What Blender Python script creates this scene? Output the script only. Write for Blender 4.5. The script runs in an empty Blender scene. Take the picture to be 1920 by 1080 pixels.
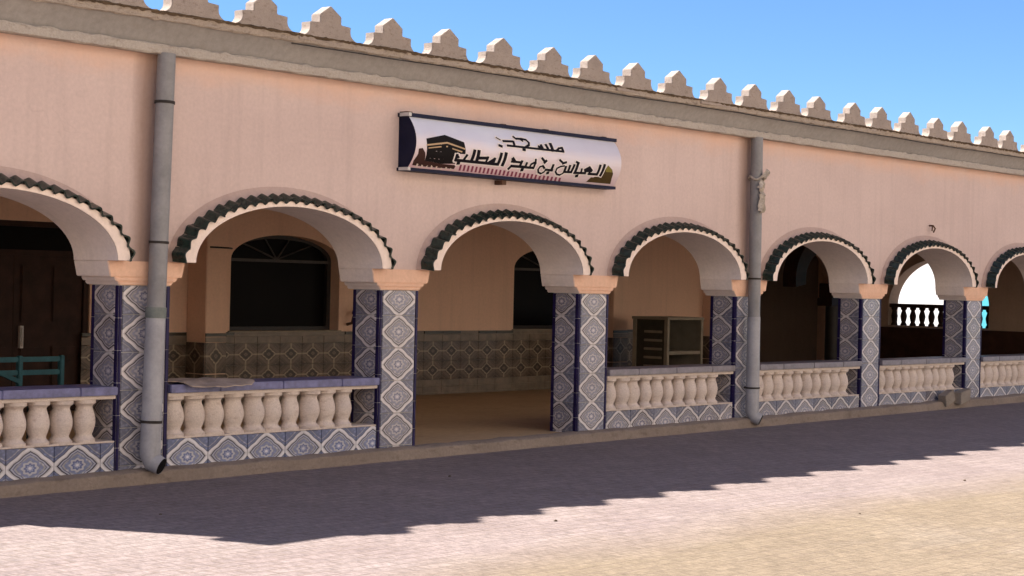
import bpy, bmesh, math, random
from mathutils import Vector, Matrix
random.seed(7)
R = math.radians
S = bpy.context.scene
COL = S.collection

# ------------------------------------------------------------------ camera
CAMP = Vector((-12.0299, -11.52044, 1.50827)); YAW, PITCH, ROLL, FPX = 49.77354, -0.11102, 1.33941, 3406.528
y_, p_, r_ = R(YAW), R(PITCH), R(ROLL)
Fv = Vector((math.sin(y_)*math.cos(p_), math.cos(y_)*math.cos(p_), math.sin(p_)))
Rv = Vector((math.cos(y_), -math.sin(y_), 0)); Uv = Rv.cross(Fv)
R2 = Rv*math.cos(r_)+Uv*math.sin(r_); U2 = -Rv*math.sin(r_)+Uv*math.cos(r_)
cd = bpy.data.cameras.new('camera'); cam = bpy.data.objects.new('camera', cd); COL.objects.link(cam)
cd.sensor_fit = 'HORIZONTAL'; cd.sensor_width = 36; cd.lens = FPX/1920*36; cd.clip_end = 2000
cam.matrix_world = Matrix(((R2.x, U2.x, -Fv.x, CAMP.x), (R2.y, U2.y, -Fv.y, CAMP.y), (R2.z, U2.z, -Fv.z, CAMP.z), (0, 0, 0, 1)))
S.camera = cam

# ------------------------------------------------------------------ sky, sun, exposure
AZ, EL = 24.5, 49.0                       # sun behind the building, to the left
W = bpy.data.worlds.new('World'); S.world = W; W.use_nodes = True
wn = W.node_tree; bg = wn.nodes['Background']
sky = wn.nodes.new('ShaderNodeTexSky'); sky.sky_type = 'NISHITA'; sky.sun_disc = False
sky.sun_elevation = R(EL); sky.sun_rotation = R(-AZ); sky.air_density = 1.0; sky.dust_density = 0.0; sky.ozone_density = 10.0; sky.altitude = 2600
wn.links.new(sky.outputs[0], bg.inputs[0]); bg.inputs[1].default_value = 0.05
sl = bpy.data.lights.new('sun', 'SUN'); sl.energy = 4.2; sl.angle = R(0.7); sl.color = (1.0, 0.95, 0.87)
sun = bpy.data.objects.new('sun', sl); COL.objects.link(sun)
sd = Vector((math.sin(R(AZ))*math.cos(R(EL)), -math.cos(R(AZ))*math.cos(R(EL)), -math.sin(R(EL))))
sun.rotation_euler = sd.to_track_quat('-Z', 'Y').to_euler(); sun.location = (-8, 18, 20)
S.view_settings.view_transform = 'Standard'; S.view_settings.look = 'None'; S.view_settings.gamma = 1
S.view_settings.exposure = 1.93
S.render.engine = 'CYCLES'
S.cycles.max_bounces = 8; S.cycles.diffuse_bounces = 5

# ------------------------------------------------------------------ node helpers
class NT:
    def __init__(s, name):
        s.m = bpy.data.materials.new(name); s.m.use_nodes = True; s.t = s.m.node_tree
        s.b = s.t.nodes['Principled BSDF']
    def n(s, typ, **kw):
        nd = s.t.nodes.new('ShaderNode'+typ)
        for k, v in kw.items():
            if k.startswith('i_'): nd.inputs[k[2:].replace('_', ' ')].default_value = v
            else: setattr(nd, k, v)
        return nd
    def l(s, a, b): s.t.links.new(a, b)
    def sock(s, v, inp):
        if hasattr(v, 'links') or isinstance(v, bpy.types.NodeSocket): s.l(v, inp)
        else: inp.default_value = v
    def math(s, op, a, b=0.0):
        nd = s.n('Math', operation=op); s.sock(a, nd.inputs[0]); s.sock(b, nd.inputs[1]); return nd.outputs[0]
    def noise(s, vec, scale, detail=4, rough=.55, dist=0):
        nd = s.n('TexNoise'); nd.inputs['Scale'].default_value = scale; nd.inputs['Detail'].default_value = detail
        nd.inputs['Roughness'].default_value = rough; nd.inputs['Distortion'].default_value = dist
        s.l(vec, nd.inputs['Vector']); return nd.outputs['Fac']
    def ramp(s, fac, stops, interp='LINEAR'):
        nd = s.n('ValToRGB'); cr = nd.color_ramp; cr.interpolation = interp
        while len(cr.elements) < len(stops): cr.elements.new(.5)
        for e, (p, c) in zip(cr.elements, stops):
            e.position = p; e.color = (c, c, c, 1) if isinstance(c, (int, float)) else (*c, 1)
        s.l(fac, nd.inputs[0]); return nd.outputs[0]
    def mix(s, fac, a, b, typ='MIX'):
        nd = s.n('MixRGB', blend_type=typ); s.sock(fac, nd.inputs[0])
        for v, i in ((a, 1), (b, 2)):
            if isinstance(v, tuple): nd.inputs[i].default_value = (*v[:3], 1)
            else: s.l(v, nd.inputs[i])
        return nd.outputs[0]
    def mapv(s, vec, scale=(1, 1, 1), loc=(0, 0, 0), rot=(0, 0, 0)):
        nd = s.n('Mapping'); nd.inputs['Scale'].default_value = scale; nd.inputs['Location'].default_value = loc
        nd.inputs['Rotation'].default_value = rot; s.l(vec, nd.inputs[0]); return nd.outputs[0]
    def pos(s): return s.n('NewGeometry').outputs['Position']
    def bump(s, h, strength=.3, dist=.01):
        nd = s.n('Bump'); nd.inputs['Strength'].default_value = strength; nd.inputs['Distance'].default_value = dist
        s.l(h, nd.inputs['Height']); s.l(nd.outputs[0], s.b.inputs['Normal'])
    def fin(s, col, rough=.8, spec=.3):
        s.sock(col if not isinstance(col, tuple) else (*col, 1), s.b.inputs['Base Color']); s.sock(rough, s.b.inputs['Roughness'])
        s.b.inputs['Specular IOR Level'].default_value = spec; return s.m

def m_plaster(name, ca, cb, stain=None, cs=None, pipes=()):
    t = NT(name); P = t.pos()
    big = t.noise(t.mapv(P, (.5, .5, .9)), 1.1, 5, .6)
    col = t.mix(t.ramp(big, [(.32, 0.0), (.68, 1.0)]), ca, cb)
    fine = t.noise(P, 30, 6, .65)
    col = t.mix(.22, col, t.ramp(fine, [(.3, .45), (.7, 1.0)]), 'MULTIPLY')
    streak = t.noise(t.mapv(P, (5, 5, .35)), 1.6, 5, .6)
    col = t.mix(t.ramp(streak, [(.50, 0.0), (.8, .42)]), col, tuple(c*.72 for c in ca))
    if stain:
        z = t.n('SeparateXYZ'); t.l(P, z.inputs[0])
        wob = t.noise(t.mapv(P, (1.1, 1.1, 2.5)), 1.5, 5, .65)
        zz = t.math('ADD', z.outputs[2], t.math('MULTIPLY', t.math('SUBTRACT', wob, .5), .55))
        f = t.ramp(t.math('MULTIPLY', t.math('SUBTRACT', zz, stain), 2.6), [(0, 0.0), (.55, .55), (1, .9)])
        col = t.mix(f, col, cs)
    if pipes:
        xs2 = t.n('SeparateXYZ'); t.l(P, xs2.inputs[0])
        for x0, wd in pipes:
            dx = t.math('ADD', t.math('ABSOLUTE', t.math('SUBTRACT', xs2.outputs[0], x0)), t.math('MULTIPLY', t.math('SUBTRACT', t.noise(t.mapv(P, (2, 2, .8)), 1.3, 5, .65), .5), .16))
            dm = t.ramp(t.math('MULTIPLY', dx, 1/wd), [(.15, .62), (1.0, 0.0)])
            col = t.mix(dm, col, (.22, .125, .085))  # streaks beside the drainpipes: dirt plus their soft shade put into the colour
    # hairline cracks and specks
    vor = t.n('TexVoronoi', feature='DISTANCE_TO_EDGE'); vor.inputs['Scale'].default_value = .55
    warp = t.n('TexNoise'); warp.inputs['Scale'].default_value = 2.0; t.l(P, warp.inputs['Vector'])
    va = t.n('VectorMath', operation='ADD'); t.l(P, va.inputs[0]); t.l(warp.outputs['Color'], va.inputs[1]); t.l(va.outputs[0], vor.inputs['Vector'])
    crack = t.ramp(vor.outputs['Distance'], [(0, 1.0), (.004, 0.0)])
    msk = t.ramp(t.noise(P, .9, 2), [(.58, 0.0), (.72, .22)])
    col = t.mix(t.math('MULTIPLY', crack, msk), col, tuple(c*.5 for c in ca))
    sp = t.ramp(t.noise(P, 60, 2, .5), [(.74, 0.0), (.8, .35)])
    col = t.mix(sp, col, tuple(c*.45 for c in ca))
    h = t.math('ADD', fine, t.math('MULTIPLY', t.noise(P, 5, 3), 1.5))
    t.bump(h, .35, .012)
    return t.fin(col, .88, .2)

def m_concrete(name, ca, cb, scale=6, dark=(.1, .08, .06), amt=.5, bump=.5):
    t = NT(name); P = t.pos()
    a = t.noise(P, scale*.35, 6, .6); b = t.noise(P, scale*6, 6, .7)
    col = t.mix(t.ramp(a, [(.3, 0.0), (.7, 1.0)]), ca, cb)
    col = t.mix(.4, col, t.ramp(b, [(.3, .5), (.65, 1.0)]), 'MULTIPLY')
    d = t.noise(t.mapv(P, (1, 1, 2.2)), scale*1.1, 6, .7)
    col = t.mix(t.ramp(d, [(.54, 0.0), (.72, amt)]), col, dark)
    t.bump(t.math('ADD', b, t.math('MULTIPLY', a, 1.5)), bump, .015)
    return t.fin(col, .9, .2)

def m_simple(name, col, rough=.5, spec=.4, var=.25, scale=8, metal=0, bump=.1):
    t = NT(name); P = t.pos()
    n = t.noise(P, scale, 5, .6)
    c = t.mix(t.ramp(n, [(.3, 0.0), (.7, 1.0)]), tuple(v*(1-var) for v in col), tuple(min(1, v*(1+var)) for v in col))
    n2 = t.noise(P, scale*7, 4, .6)
    c = t.mix(.25, c, t.ramp(n2, [(.3, .55), (.65, 1.0)]), 'MULTIPLY')
    if bump: t.bump(n2, bump, .006)
    t.b.inputs['Metallic'].default_value = metal
    return t.fin(c, rough, spec)

def m_tile(name, white, blue, deep, line, field=None, gloss=.3, stops=None, dirt=.3, ticks=False):
    t = NT(name); P = t.pos()
    uv = t.n('UVMap'); sp = t.n('SeparateXYZ'); t.l(uv.outputs[0], sp.inputs[0])
    wv = t.noise(P, 28, 2, .5)
    wob = t.math('MULTIPLY', t.math('SUBTRACT', wv, .5), .05)
    au = t.math('POWER', t.math('ABSOLUTE', sp.outputs[0]), 1.05); av = t.math('POWER', t.math('ABSOLUTE', sp.outputs[1]), 1.05)
    d = t.math('ADD', t.math('ADD', au, av), wob)
    # petal modulation inside the diamond
    ang = t.math('ARCTAN2', sp.outputs[1], sp.outputs[0])
    pet = t.math('MULTIPLY', t.math('COSINE', t.math('MULTIPLY', ang, 8.0)), .022)
    inner = t.ramp(t.math('MULTIPLY', d, 2.2), [(0, 0.0), (.2, 1.0), (1.0, 1.0)])
    d2 = t.math('ADD', d, t.math('MULTIPLY', pet, inner))
    D = t.math('MULTIPLY', d2, .5)
    fl = field or tuple((a_+b_)/2 for a_, b_ in zip(white, blue)); gr = tuple(c_*.74 for c_ in white)
    st = stops or [(0, fl), (.30, fl), (.31, gr), (.345, gr), (.355, blue), (.375, blue), (.385, gr), (.415, fl), (.434, line), (.458, line), (.470, gr), (.498, gr), (.51, white), (.575, white), (.59, gr), (.603, line), (.622, blue), (.70, blue), (.72, gr), (.75, blue), (.82, blue)]
    col = t.ramp(D, st, 'LINEAR')
    vo = t.n('TexVoronoi'); vo.inputs['Scale'].default_value = 5.0; t.l(uv.outputs[0], vo.inputs['Vector'])
    speck = t.ramp(vo.outputs['Distance'], [(.15, 1.0), (.5, .55)])
    fld = t.ramp(D, [(.1, 0.0), (.14, 1.0), (.38, 1.0), (.40, 0.0), (.59, 0.0), (.62, 1.0)])
    col = t.mix(t.math('MULTIPLY', fld, .8), col, speck, 'MULTIPLY')
    if stops is None:
        r2 = t.math('SQRT', t.math('ADD', t.math('MULTIPLY', sp.outputs[0], sp.outputs[0]), t.math('MULTIPLY', sp.outputs[1], sp.outputs[1])))
        c8 = t.math('COSINE', t.math('MULTIPLY', ang, 8.0)); c4 = t.math('COSINE', t.math('MULTIPLY', ang, 4.0))
        def ringl(r0, k8, k4, wd): return t.math('LESS_THAN', t.math('ABSOLUTE', t.math('SUBTRACT', r2, t.math('ADD', t.math('ADD', t.math('MULTIPLY', c8, k8), t.math('MULTIPLY', c4, k4)), r0))), wd)
        col = t.mix(t.math('MULTIPLY', ringl(.43, .05, .03, .045), .85), col, blue)
        col = t.mix(t.math('MULTIPLY', ringl(.30, .03, 0.0, .05), .8), col, gr)
        col = t.mix(t.math('MULTIPLY', ringl(.19, .03, 0.0, .04), .9), col, deep)
        col = t.mix(t.math('MULTIPLY', t.math('LESS_THAN', t.math('ADD', r2, t.math('MULTIPLY', c8, .02)), .07), .9), col, white)
    if ticks:
        mn = t.math('MINIMUM', t.math('ABSOLUTE', sp.outputs[0]), t.math('ABSOLUTE', sp.outputs[1]))
        tk = t.math('MULTIPLY', t.math('LESS_THAN', mn, .07), t.math('GREATER_THAN', d, .6))
        col = t.mix(t.math('MULTIPLY', tk, .8), col, (.42, .34, .24))
    n = t.noise(P, 16, 5, .65)
    col = t.mix(dirt, col, t.ramp(n, [(.25, .45), (.65, 1.0)]), 'MULTIPLY')
    n3 = t.noise(P, 2.2, 5, .65)
    col = t.mix(t.ramp(n3, [(.55, 0.0), (.75, .35)]), col, (.16, .12, .1))
    oi = t.n('ObjectInfo'); tone = t.ramp(oi.outputs['Random'], [(0, .84), (1, 1.0)])
    col = t.mix(1.0, col, tone, 'MULTIPLY')
    t.bump(n, .08, .004)
    return t.fin(col, t.math('ADD', t.math('MULTIPLY', oi.outputs['Random'], .2), gloss-.08), .5)

# ------------------------------------------------------------------ materials
M = {}
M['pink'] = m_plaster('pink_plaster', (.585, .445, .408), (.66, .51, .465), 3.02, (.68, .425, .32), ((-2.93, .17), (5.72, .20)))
M['capital'] = m_plaster('peach_plaster', (.74, .47, .34), (.80, .51, .37))
M['ring'] = m_plaster('pale_plaster', (.84, .69, .61), (.87, .72, .64))
M['soffit'] = m_plaster('soffit_plaster', (.86, .74, .68), (.89, .77, .71))
M['bed'] = m_plaster('mortar_plaster', (.50, .36, .31), (.56, .41, .35))  # mortar tinted darker than the wall, shade on the hood band put into it
M['inner'] = m_plaster('gallery_plaster', (.76, .51, .37), (.82, .55, .405))
M['fascia'] = m_concrete('grey_render', (.29, .265, .25), (.34, .31, .29), 3, (.2, .16, .13), .25, .25)
M['lip'] = m_concrete('rough_cement', (.43, .375, .33), (.49, .43, .375), 8, (.16, .11, .07), .45, .8)
M['edge'] = m_concrete('weathered_slab', (.41, .335, .275), (.47, .385, .315), 12, (.11, .07, .04), .75, 1.0)
M['merlon'] = m_concrete('merlon_cement', (.39, .32, .275), (.47, .385, .33), 16, (.15, .10, .07), .6, 1.0)
M['curb'] = m_concrete('curb_concrete', (.215, .165, .135), (.285, .225, .185), 6, (.09, .065, .05), .6, .8)
M['floor'] = m_concrete('gallery_floor', (.44, .30, .18), (.50, .35, .21), 2, (.2, .14, .09), .3, .1)
M['baluster'] = m_concrete('baluster_cement', (.60, .50, .445), (.68, .57, .505), 12, (.25, .15, .11), .45, .5)
M['grout'] = m_simple('grout', (.55, .52, .50), .9, .2)
M['tile'] = m_tile('blue_diamond_glaze', (.66, .60, .60), (.235, .235, .315), (.15, .15, .235), (.05, .036, .04), (.43, .395, .43))
M['tileblue'] = m_tile('bright_blue_diamond_glaze', (.64, .61, .64), (.17, .195, .34), (.10, .12, .27), (.045, .036, .05), (.29, .31, .43))
M['dado'] = m_tile('brown_dado_glaze', (.36, .29, .20), (.15, .105, .072), (.05, .035, .028), (.09, .062, .043), None, .35,
    [(0, (.10, .07, .05)), (.07, (.22, .16, .11)), (.10, (.07, .05, .04)), (.22, (.09, .065, .048)), (.25, (.16, .115, .08)), (.265, (.50, .40, .28)), (.325, (.50, .40, .28)), (.345, (.15, .105, .075)), (.52, (.20, .14, .10)), (.60, (.13, .09, .065)), (.66, (.24, .175, .125)), (.70, (.12, .085, .06)), (.80, (.20, .145, .10)), (.90, (.10, .07, .05))], .3, True)
M['dadoplain'] = m_simple('brown_border_glaze', (.20, .155, .115), .4, .5)
M['dadocap'] = m_simple('dark_cap_glaze', (.035, .032, .022), .3, .5)
M['cobalt'] = m_simple('cobalt_glaze', (.015, .010, .055), .4, .2, .35)
M['railgrey'] = m_simple('faded_rail_glaze', (.19, .165, .185), .4, .5, .25, 14)
M['railblue'] = m_simple('rail_blue_glaze', (.125, .125, .26), .35, .5, .3, 14)
M['green'] = m_simple('green_glaze', (.013, .024, .019), .26, .5, .6, 20, 0, .3)
M['pipe'] = m_simple('grey_pvc', (.235, .225, .225), .55, .35, .15, 5)
M['pipelow'] = m_simple('pale_pvc', (.33, .32, .335), .55, .35, .15, 5)
M['collar'] = m_simple('green_grey_pvc', (.16, .175, .16), .6, .3)
M['clamp'] = m_simple('rusty_clamp', (.035, .028, .025), .8, .3)
M['wood'] = m_simple('brown_wood', (.034, .014, .009), .6, .2, .4, 6)
M['darkframe'] = m_simple('dark_frame', (.03, .024, .022), .5, .4)
M['lightframe'] = m_simple('pale_bar', (.06, .05, .043), .5, .4)
M['black'] = m_simple('dark_void', (.006, .005, .005), .9, .1, .1)
M['glass'] = m_simple('dark_glass', (.005, .004, .004), .3, .03, .1, 3, 0, 0)
M['turq'] = m_simple('turquoise_paint', (.020, .088, .112), .6, .3, .3)
M['stone'] = m_concrete('block_cement', (.25, .21, .18), (.31, .26, .22), 10, (.12, .09, .07), .5, .8)
M['cabinet'] = m_simple('cream_cabinet', (.26, .22, .165), .6, .3, .15)
M['cabdark'] = m_simple('cabinet_inside', (.05, .042, .03), .6, .3)
M['rag'] = m_simple('dirty_cloth', (.42, .36, .30), .9, .2, .35, 30)
M['card'] = m_simple('cardboard', (.36, .28, .235), .9, .2, .3, 6)
M['navy'] = m_simple('navy_metal', (.006, .007, .028), .6, .2, .3, 4)
M['steel'] = m_simple('sign_corner', (.55, .52, .5), .4, .5)
M['white'] = m_simple('white_wash', (.80, .78, .74), .9, .2, .04)
M['teal'] = m_simple('teal_wall_paint', (.10, .50, .58), .7, .3, .1)
M['cable'] = m_simple('black_cable', (.02, .018, .018), .6, .3)
M['rust'] = m_simple('rusty_iron', (.10, .05, .03), .8, .3)
M['pebble'] = m_simple('pebble', (.12, .09, .07), .9, .2)

def m_print():
    t = NT('sign_print'); P = t.pos(); s = t.n('SeparateXYZ'); t.l(P, s.inputs[0])
    n = t.noise(P, 3.5, 4, .6)
    f = t.math('ADD', t.math('MULTIPLY', t.math('SUBTRACT', s.outputs[2], 2.545), 2.13), t.math('MULTIPLY', t.math('SUBTRACT', n, .5), .5))
    col = t.ramp(f, [(0, (.66, .44, .48)), (.25, (.68, .54, .56)), (.45, (.67, .58, .62)), (.7, (.62, .61, .71)), (1, (.70, .70, .77))])
    xr = t.ramp(t.math('MULTIPLY', t.math('SUBTRACT', s.outputs[0], 1.2), .5), [(0, 0.0), (.7, .45)])
    col = t.mix(xr, col, (.58, .52, .56))
    return t.fin(col, .35, .5)
M['print'] = m_print()
def flat(name, c): return m_simple(name, c, .7, .12, .12, 25, 0, 0)
M['ink'] = flat('black_ink', (.008, .006, .010)); M['halo'] = flat('white_ink', (.78, .70, .68))
M['p_black'] = flat('print_black', (.008, .006, .006)); M['p_brown'] = flat('print_brown', (.05, .022, .018)); M['p_gold'] = flat('print_gold', (.48, .33, .20))
M['p_crowd'] = flat('print_crowd', (.68, .55, .48)); M['p_pillar'] = flat('print_maroon', (.22, .05, .09)); M['p_dome'] = flat('print_olive', (.07, .045, .015)); M['p_domelight'] = flat('print_olive_light', (.20, .17, .04))

def m_ground():
    t = NT('plaza_paving'); P = t.pos(); s = t.n('SeparateXYZ'); t.l(P, s.inputs[0])
    w = t.noise(P, .55, 5, .62)
    edge = t.math('ADD', s.outputs[1], t.math('MULTIPLY', t.math('SUBTRACT', w, .5), .9))
    f = t.ramp(t.math('MULTIPLY', t.math('SUBTRACT', -4.15, edge), 1.1), [(0, 0.0), (1, 1.0)])
    a = t.noise(P, 1.6, 6, .65)
    pink = t.mix(t.ramp(a, [(.3, 0.0), (.7, 1.0)]), (.248, .192, .184), (.302, .24, .226))
    sand = t.mix(t.ramp(a, [(.3, 0.0), (.7, 1.0)]), (.212, .161, .115), (.258, .20, .143))
    col = t.mix(f, pink, sand)
    pale = t.noise(t.mapv(P, (.5, .9, 1)), 1.1, 5, .6)
    col = t.mix(t.ramp(pale, [(.55, 0.0), (.75, .25)]), col, (.34, .295, .27))
    fine = t.noise(t.mapv(P, (36, 11, 30)), 1.0, 4, .7)
    col = t.mix(.75, col, t.ramp(fine, [(.30, .42), (.60, 1.0)]), 'MULTIPLY')
    grit = t.noise(P, 55, 4, .7)
    col = t.mix(.3, col, t.ramp(grit, [(.36, .4), (.55, 1.0)]), 'MULTIPLY')
    br = t.n('TexBrick'); br.inputs['Scale'].default_value = 1.0; br.inputs['Brick Width'].default_value = .24; br.inputs['Row Height'].default_value = .12; br.inputs['Color1'].default_value = (.90, .90, .90, 1); br.inputs['Color2'].default_value = (1, 1, 1, 1); br.inputs['Mortar'].default_value = (.9, .9, .9, 1)
    br.inputs['Mortar Size'].default_value = .011; br.inputs['Mortar Smooth'].default_value = .5
    wp = t.n('TexNoise'); wp.inputs['Scale'].default_value = 2.5; t.l(P, wp.inputs['Vector'])
    sc = t.n('VectorMath', operation='SCALE'); t.l(wp.outputs['Color'], sc.inputs[0]); sc.inputs['Scale'].default_value = .03
    va = t.n('VectorMath', operation='ADD'); t.l(P, va.inputs[0]); t.l(sc.outputs[0], va.inputs[1])
    t.l(t.mapv(va.outputs[0], rot=(0, 0, R(0))), br.inputs['Vector'])
    col = t.mix(1.0, col, br.outputs['Color'], 'MULTIPLY')
    jm = t.ramp(t.noise(P, 1.3, 4), [(.36, .15), (.62, .6)])
    col = t.mix(t.math('MULTIPLY', br.outputs['Fac'], jm), col, (.16, .12, .095))
    h = t.math('SUBTRACT', t.math('ADD', fine, t.math('MULTIPLY', grit, .6)), t.math('MULTIPLY', br.outputs['Fac'], .4))
    t.bump(h, .55, .012)
    return t.fin(col, .92, .15)
M['ground'] = m_ground()

# ------------------------------------------------------------------ mesh helpers
class MB:
    def __init__(s): s.v = []; s.f = []; s.uv = []
    def quad(s, pts, uv=None):
        b = len(s.v); s.v += [tuple(p) for p in pts]; s.f.append(tuple(range(b, b+len(pts)))); s.uv.append(uv or [(5, 5)]*len(pts))
    def box(s, x0, x1, y0, y1, z0, z1):
        b = len(s.v)
        s.v += [(x0, y0, z0), (x1, y0, z0), (x1, y1, z0), (x0, y1, z0), (x0, y0, z1), (x1, y0, z1), (x1, y1, z1), (x0, y1, z1)]
        for q in ((3, 2, 1, 0), (4, 5, 6, 7), (0, 1, 5, 4), (1, 2, 6, 5), (2, 3, 7, 6), (3, 0, 4, 7)):
            s.f.append(tuple(b+i for i in q)); s.uv.append([(5, 5)]*4)
    def prism(s, poly, y0, y1):                      # polygon in (x,z), counter-clockwise seen from -y, extruded along y
        n = len(poly); b = len(s.v)
        s.v += [(x, y0, z) for x, z in poly]+[(x, y1, z) for x, z in poly]
        s.f.append(tuple(b+i for i in range(n))); s.uv.append([(5, 5)]*n)
        s.f.append(tuple(b+n+i for i in reversed(range(n)))); s.uv.append([(5, 5)]*n)
        for i in range(n):
            j = (i+1) % n; s.f.append((b+i, b+n+i, b+n+j, b+j)); s.uv.append([(5, 5)]*4)
    def tube(s, pts, rad, seg=10, cap=True):
        rings = []
        for i, p in enumerate(pts):
            p = Vector(p); a = Vector(pts[max(0, i-1)]); c = Vector(pts[min(len(pts)-1, i+1)]); d = (c-a).normalized()
            u = d.orthogonal().normalized() if i == 0 else (u-d*u.dot(d)).normalized()
            w = d.cross(u); r = rad[i] if isinstance(rad, (list, tuple)) else rad
            b = len(s.v); rings.append(b)
            s.v += [tuple(p+(u*math.cos(2*math.pi*k/seg)+w*math.sin(2*math.pi*k/seg))*r) for k in range(seg)]
        for b0, b1 in zip(rings, rings[1:]):
            for k in range(seg):
                j = (k+1) % seg; s.f.append((b0+k, b0+j, b1+j, b1+k)); s.uv.append([(5, 5)]*4)
        if cap:
            s.f.append(tuple(reversed(range(rings[0], rings[0]+seg)))); s.uv.append([(5, 5)]*seg)
            s.f.append(tuple(range(rings[-1], rings[-1]+seg))); s.uv.append([(5, 5)]*seg)
    def lathe(s, prof, seg=14, sx=1, sy=1):          # prof = [(r,z)], about z
        rings = []
        for r, z in prof:
            b = len(s.v); rings.append(b)
            s.v += [(r*sx*math.cos(2*math.pi*k/seg), r*sy*math.sin(2*math.pi*k/seg), z) for k in range(seg)]
        for b0, b1 in zip(rings, rings[1:]):
            for k in range(seg):
                j = (k+1) % seg; s.f.append((b0+k, b0+j, b1+j, b1+k)); s.uv.append([(5, 5)]*4)
        s.f.append(tuple(reversed(range(rings[0], rings[0]+seg)))); s.uv.append([(5, 5)]*seg)
        s.f.append(tuple(range(rings[-1], rings[-1]+seg))); s.uv.append([(5, 5)]*seg)
    def mesh(s, name, mat, smooth=False, bevel=0, fix=True):
        me = bpy.data.meshes.new(name); me.from_pydata(s.v, [], s.f)
        ul = me.uv_layers.new(name='UVMap'); i = 0
        for pu in s.uv:
            for q in pu: ul.data[i].uv = q; i += 1
        bm = bmesh.new(); bm.from_mesh(me)
        if fix: bmesh.ops.remove_doubles(bm, verts=bm.verts, dist=1e-5); bmesh.ops.recalc_face_normals(bm, faces=bm.faces)
        if bevel: bmesh.ops.bevel(bm, geom=[e for e in bm.edges if len(e.link_faces) == 2 and e.calc_face_angle(0) > .5], offset=bevel, segments=2, affect='EDGES')
        if smooth:
            for f in bm.faces: f.smooth = True
            for e in bm.edges:
                if len(e.link_faces) == 2 and e.calc_face_angle(0) > .7: e.smooth = False
        bm.to_mesh(me); bm.free(); me.materials.append(mat); me.update()
        return me
def link(name, me, parent=None, loc=None, mat=None, label=None):
    o = bpy.data.objects.new(name, me); COL.objects.link(o)
    if parent: o.parent = parent
    if mat is not None: o.matrix_local = mat
    elif loc is not None: o.location = loc
    if label: o['label'] = label
    return o
def tag(o, label, cat=None, group=None, kind=None):
    o['label'] = label
    if cat: o['category'] = cat
    if group: o['group'] = group
    if kind: o['kind'] = kind
    return o
def empty(name, loc=(0, 0, 0)):
    o = bpy.data.objects.new(name, None); COL.objects.link(o); o.location = loc; o.empty_display_size = .2; return o

# ------------------------------------------------------------------ dimensions (metres; x along the facade, y into the building)
SP, PW, PD = 2.91276, .495, .342
GZ = .0062                                           # the plaza climbs a little to the right
ZC0, ZC1 = 1.4375, 1.622                             # capital bottom and top
AH, AR = 1.07, .50                                   # arch half width and rise
WT = .41                                             # facade thickness
XL, XR = -5.62, 18.0                                 # ends of the building
YB = 5.1                                             # gallery back wall
PIERS = list(range(-2, 7))                           # pier k stands at x = k*SP
BAYS = list(range(-2, 6))                            # bay k lies between pier k and k+1
def px(k): return k*SP
def gz(x): return -.112+GZ*x

# ------------------------------------------------------------------ ground
g = MB()
xs = [-200, -60, -20, 0, 20, 60, 200]; ys = [-200, -60, -20, 0, 30, 200]
for i in range(len(xs)-1):
    for j in range(len(ys)-1):
        g.quad([(x, y, gz(max(-30, min(30, x)))) for x, y in ((xs[i], ys[j]), (xs[i+1], ys[j]), (xs[i+1], ys[j+1]), (xs[i], ys[j+1]))])
ground = link('ground', g.mesh('ground', M['ground'])); ground['kind'] = 'structure'; ground['label'] = 'pink and sand coloured paved plaza in front of the arcade'
for k, (x, y, r, lab) in enumerate([(-2.2, -3.65, .017, 'tiny dark pebble just outside the shadow edge below the entrance'), (2.5, -4.4, .017, 'tiny dark pebble on the pale sunlit paving at far right'),
        (-.2, -4.9, .012, 'tiny dark pebble on the sand coloured paving at lower right'), (-4.0, -1.6, .012, 'tiny dark pebble in the shadow before the leftmost balustrade'),
        (-.7, -1.3, .016, 'tiny dark pebble in the shadow before the entrance arch'), (-4.4, -5.4, .014, 'tiny dark pebble at the bottom edge, right of the shadow tip')]):
    m = MB(); m.lathe([(r*.6, 0), (r, r*.3), (r*.7, r*.75), (r*.2, r*.9)], 7, 1, .7)
    for q in range(len(m.v)): v = m.v[q]; m.v[q] = (v[0]*random.uniform(.8, 1.2), v[1]*random.uniform(.8, 1.2), v[2])
    o = link('pebble', m.mesh('pebble', M['pebble'], True), None, (x, y, gz(x)-.002))
    tag(o, lab, 'pebble', 'loose pebbles on the plaza')

# ------------------------------------------------------------------ the mosque
B = empty('mosque_building'); tag(B, 'pink arcaded mosque with blue tiled piers and stepped merlons', 'building')

# facade wall with arch openings
def facade():
    m = MB(); top = 3.45; N = 40
    cols = []
    x = XL
    pts = [(XL, None)]
    for k in BAYS:
        c = px(k)+SP/2
        for i in range(N+1):
            t = math.pi*(1-i/N); pts.append((c+AH*math.cos(t), ZC1+AR*math.sin(t)))
    pts.append((XR, None))
    low = [(px_, (z if z is not None else ZC1)) for px_, z in pts]
    low[0] = (XL, ZC1); low = [q for q in low if q[0] >= XL-1e-6]
    for (x0, z0), (x1, z1) in zip(low, low[1:]):
        m.quad([(x0, 0, z0), (x1, 0, z1), (x1, 0, top), (x0, 0, top)])
        m.quad([(x1, WT, z1), (x0, WT, z0), (x0, WT, top), (x1, WT, top)])
    m.quad([(XL, 0, ZC1), (XL, 0, top), (XL, WT, top), (XL, WT, ZC1)]); m.quad([(XR, 0, ZC1), (XR, WT, ZC1), (XR, WT, top), (XR, 0, top)])
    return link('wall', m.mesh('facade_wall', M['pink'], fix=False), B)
wall = facade()
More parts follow.
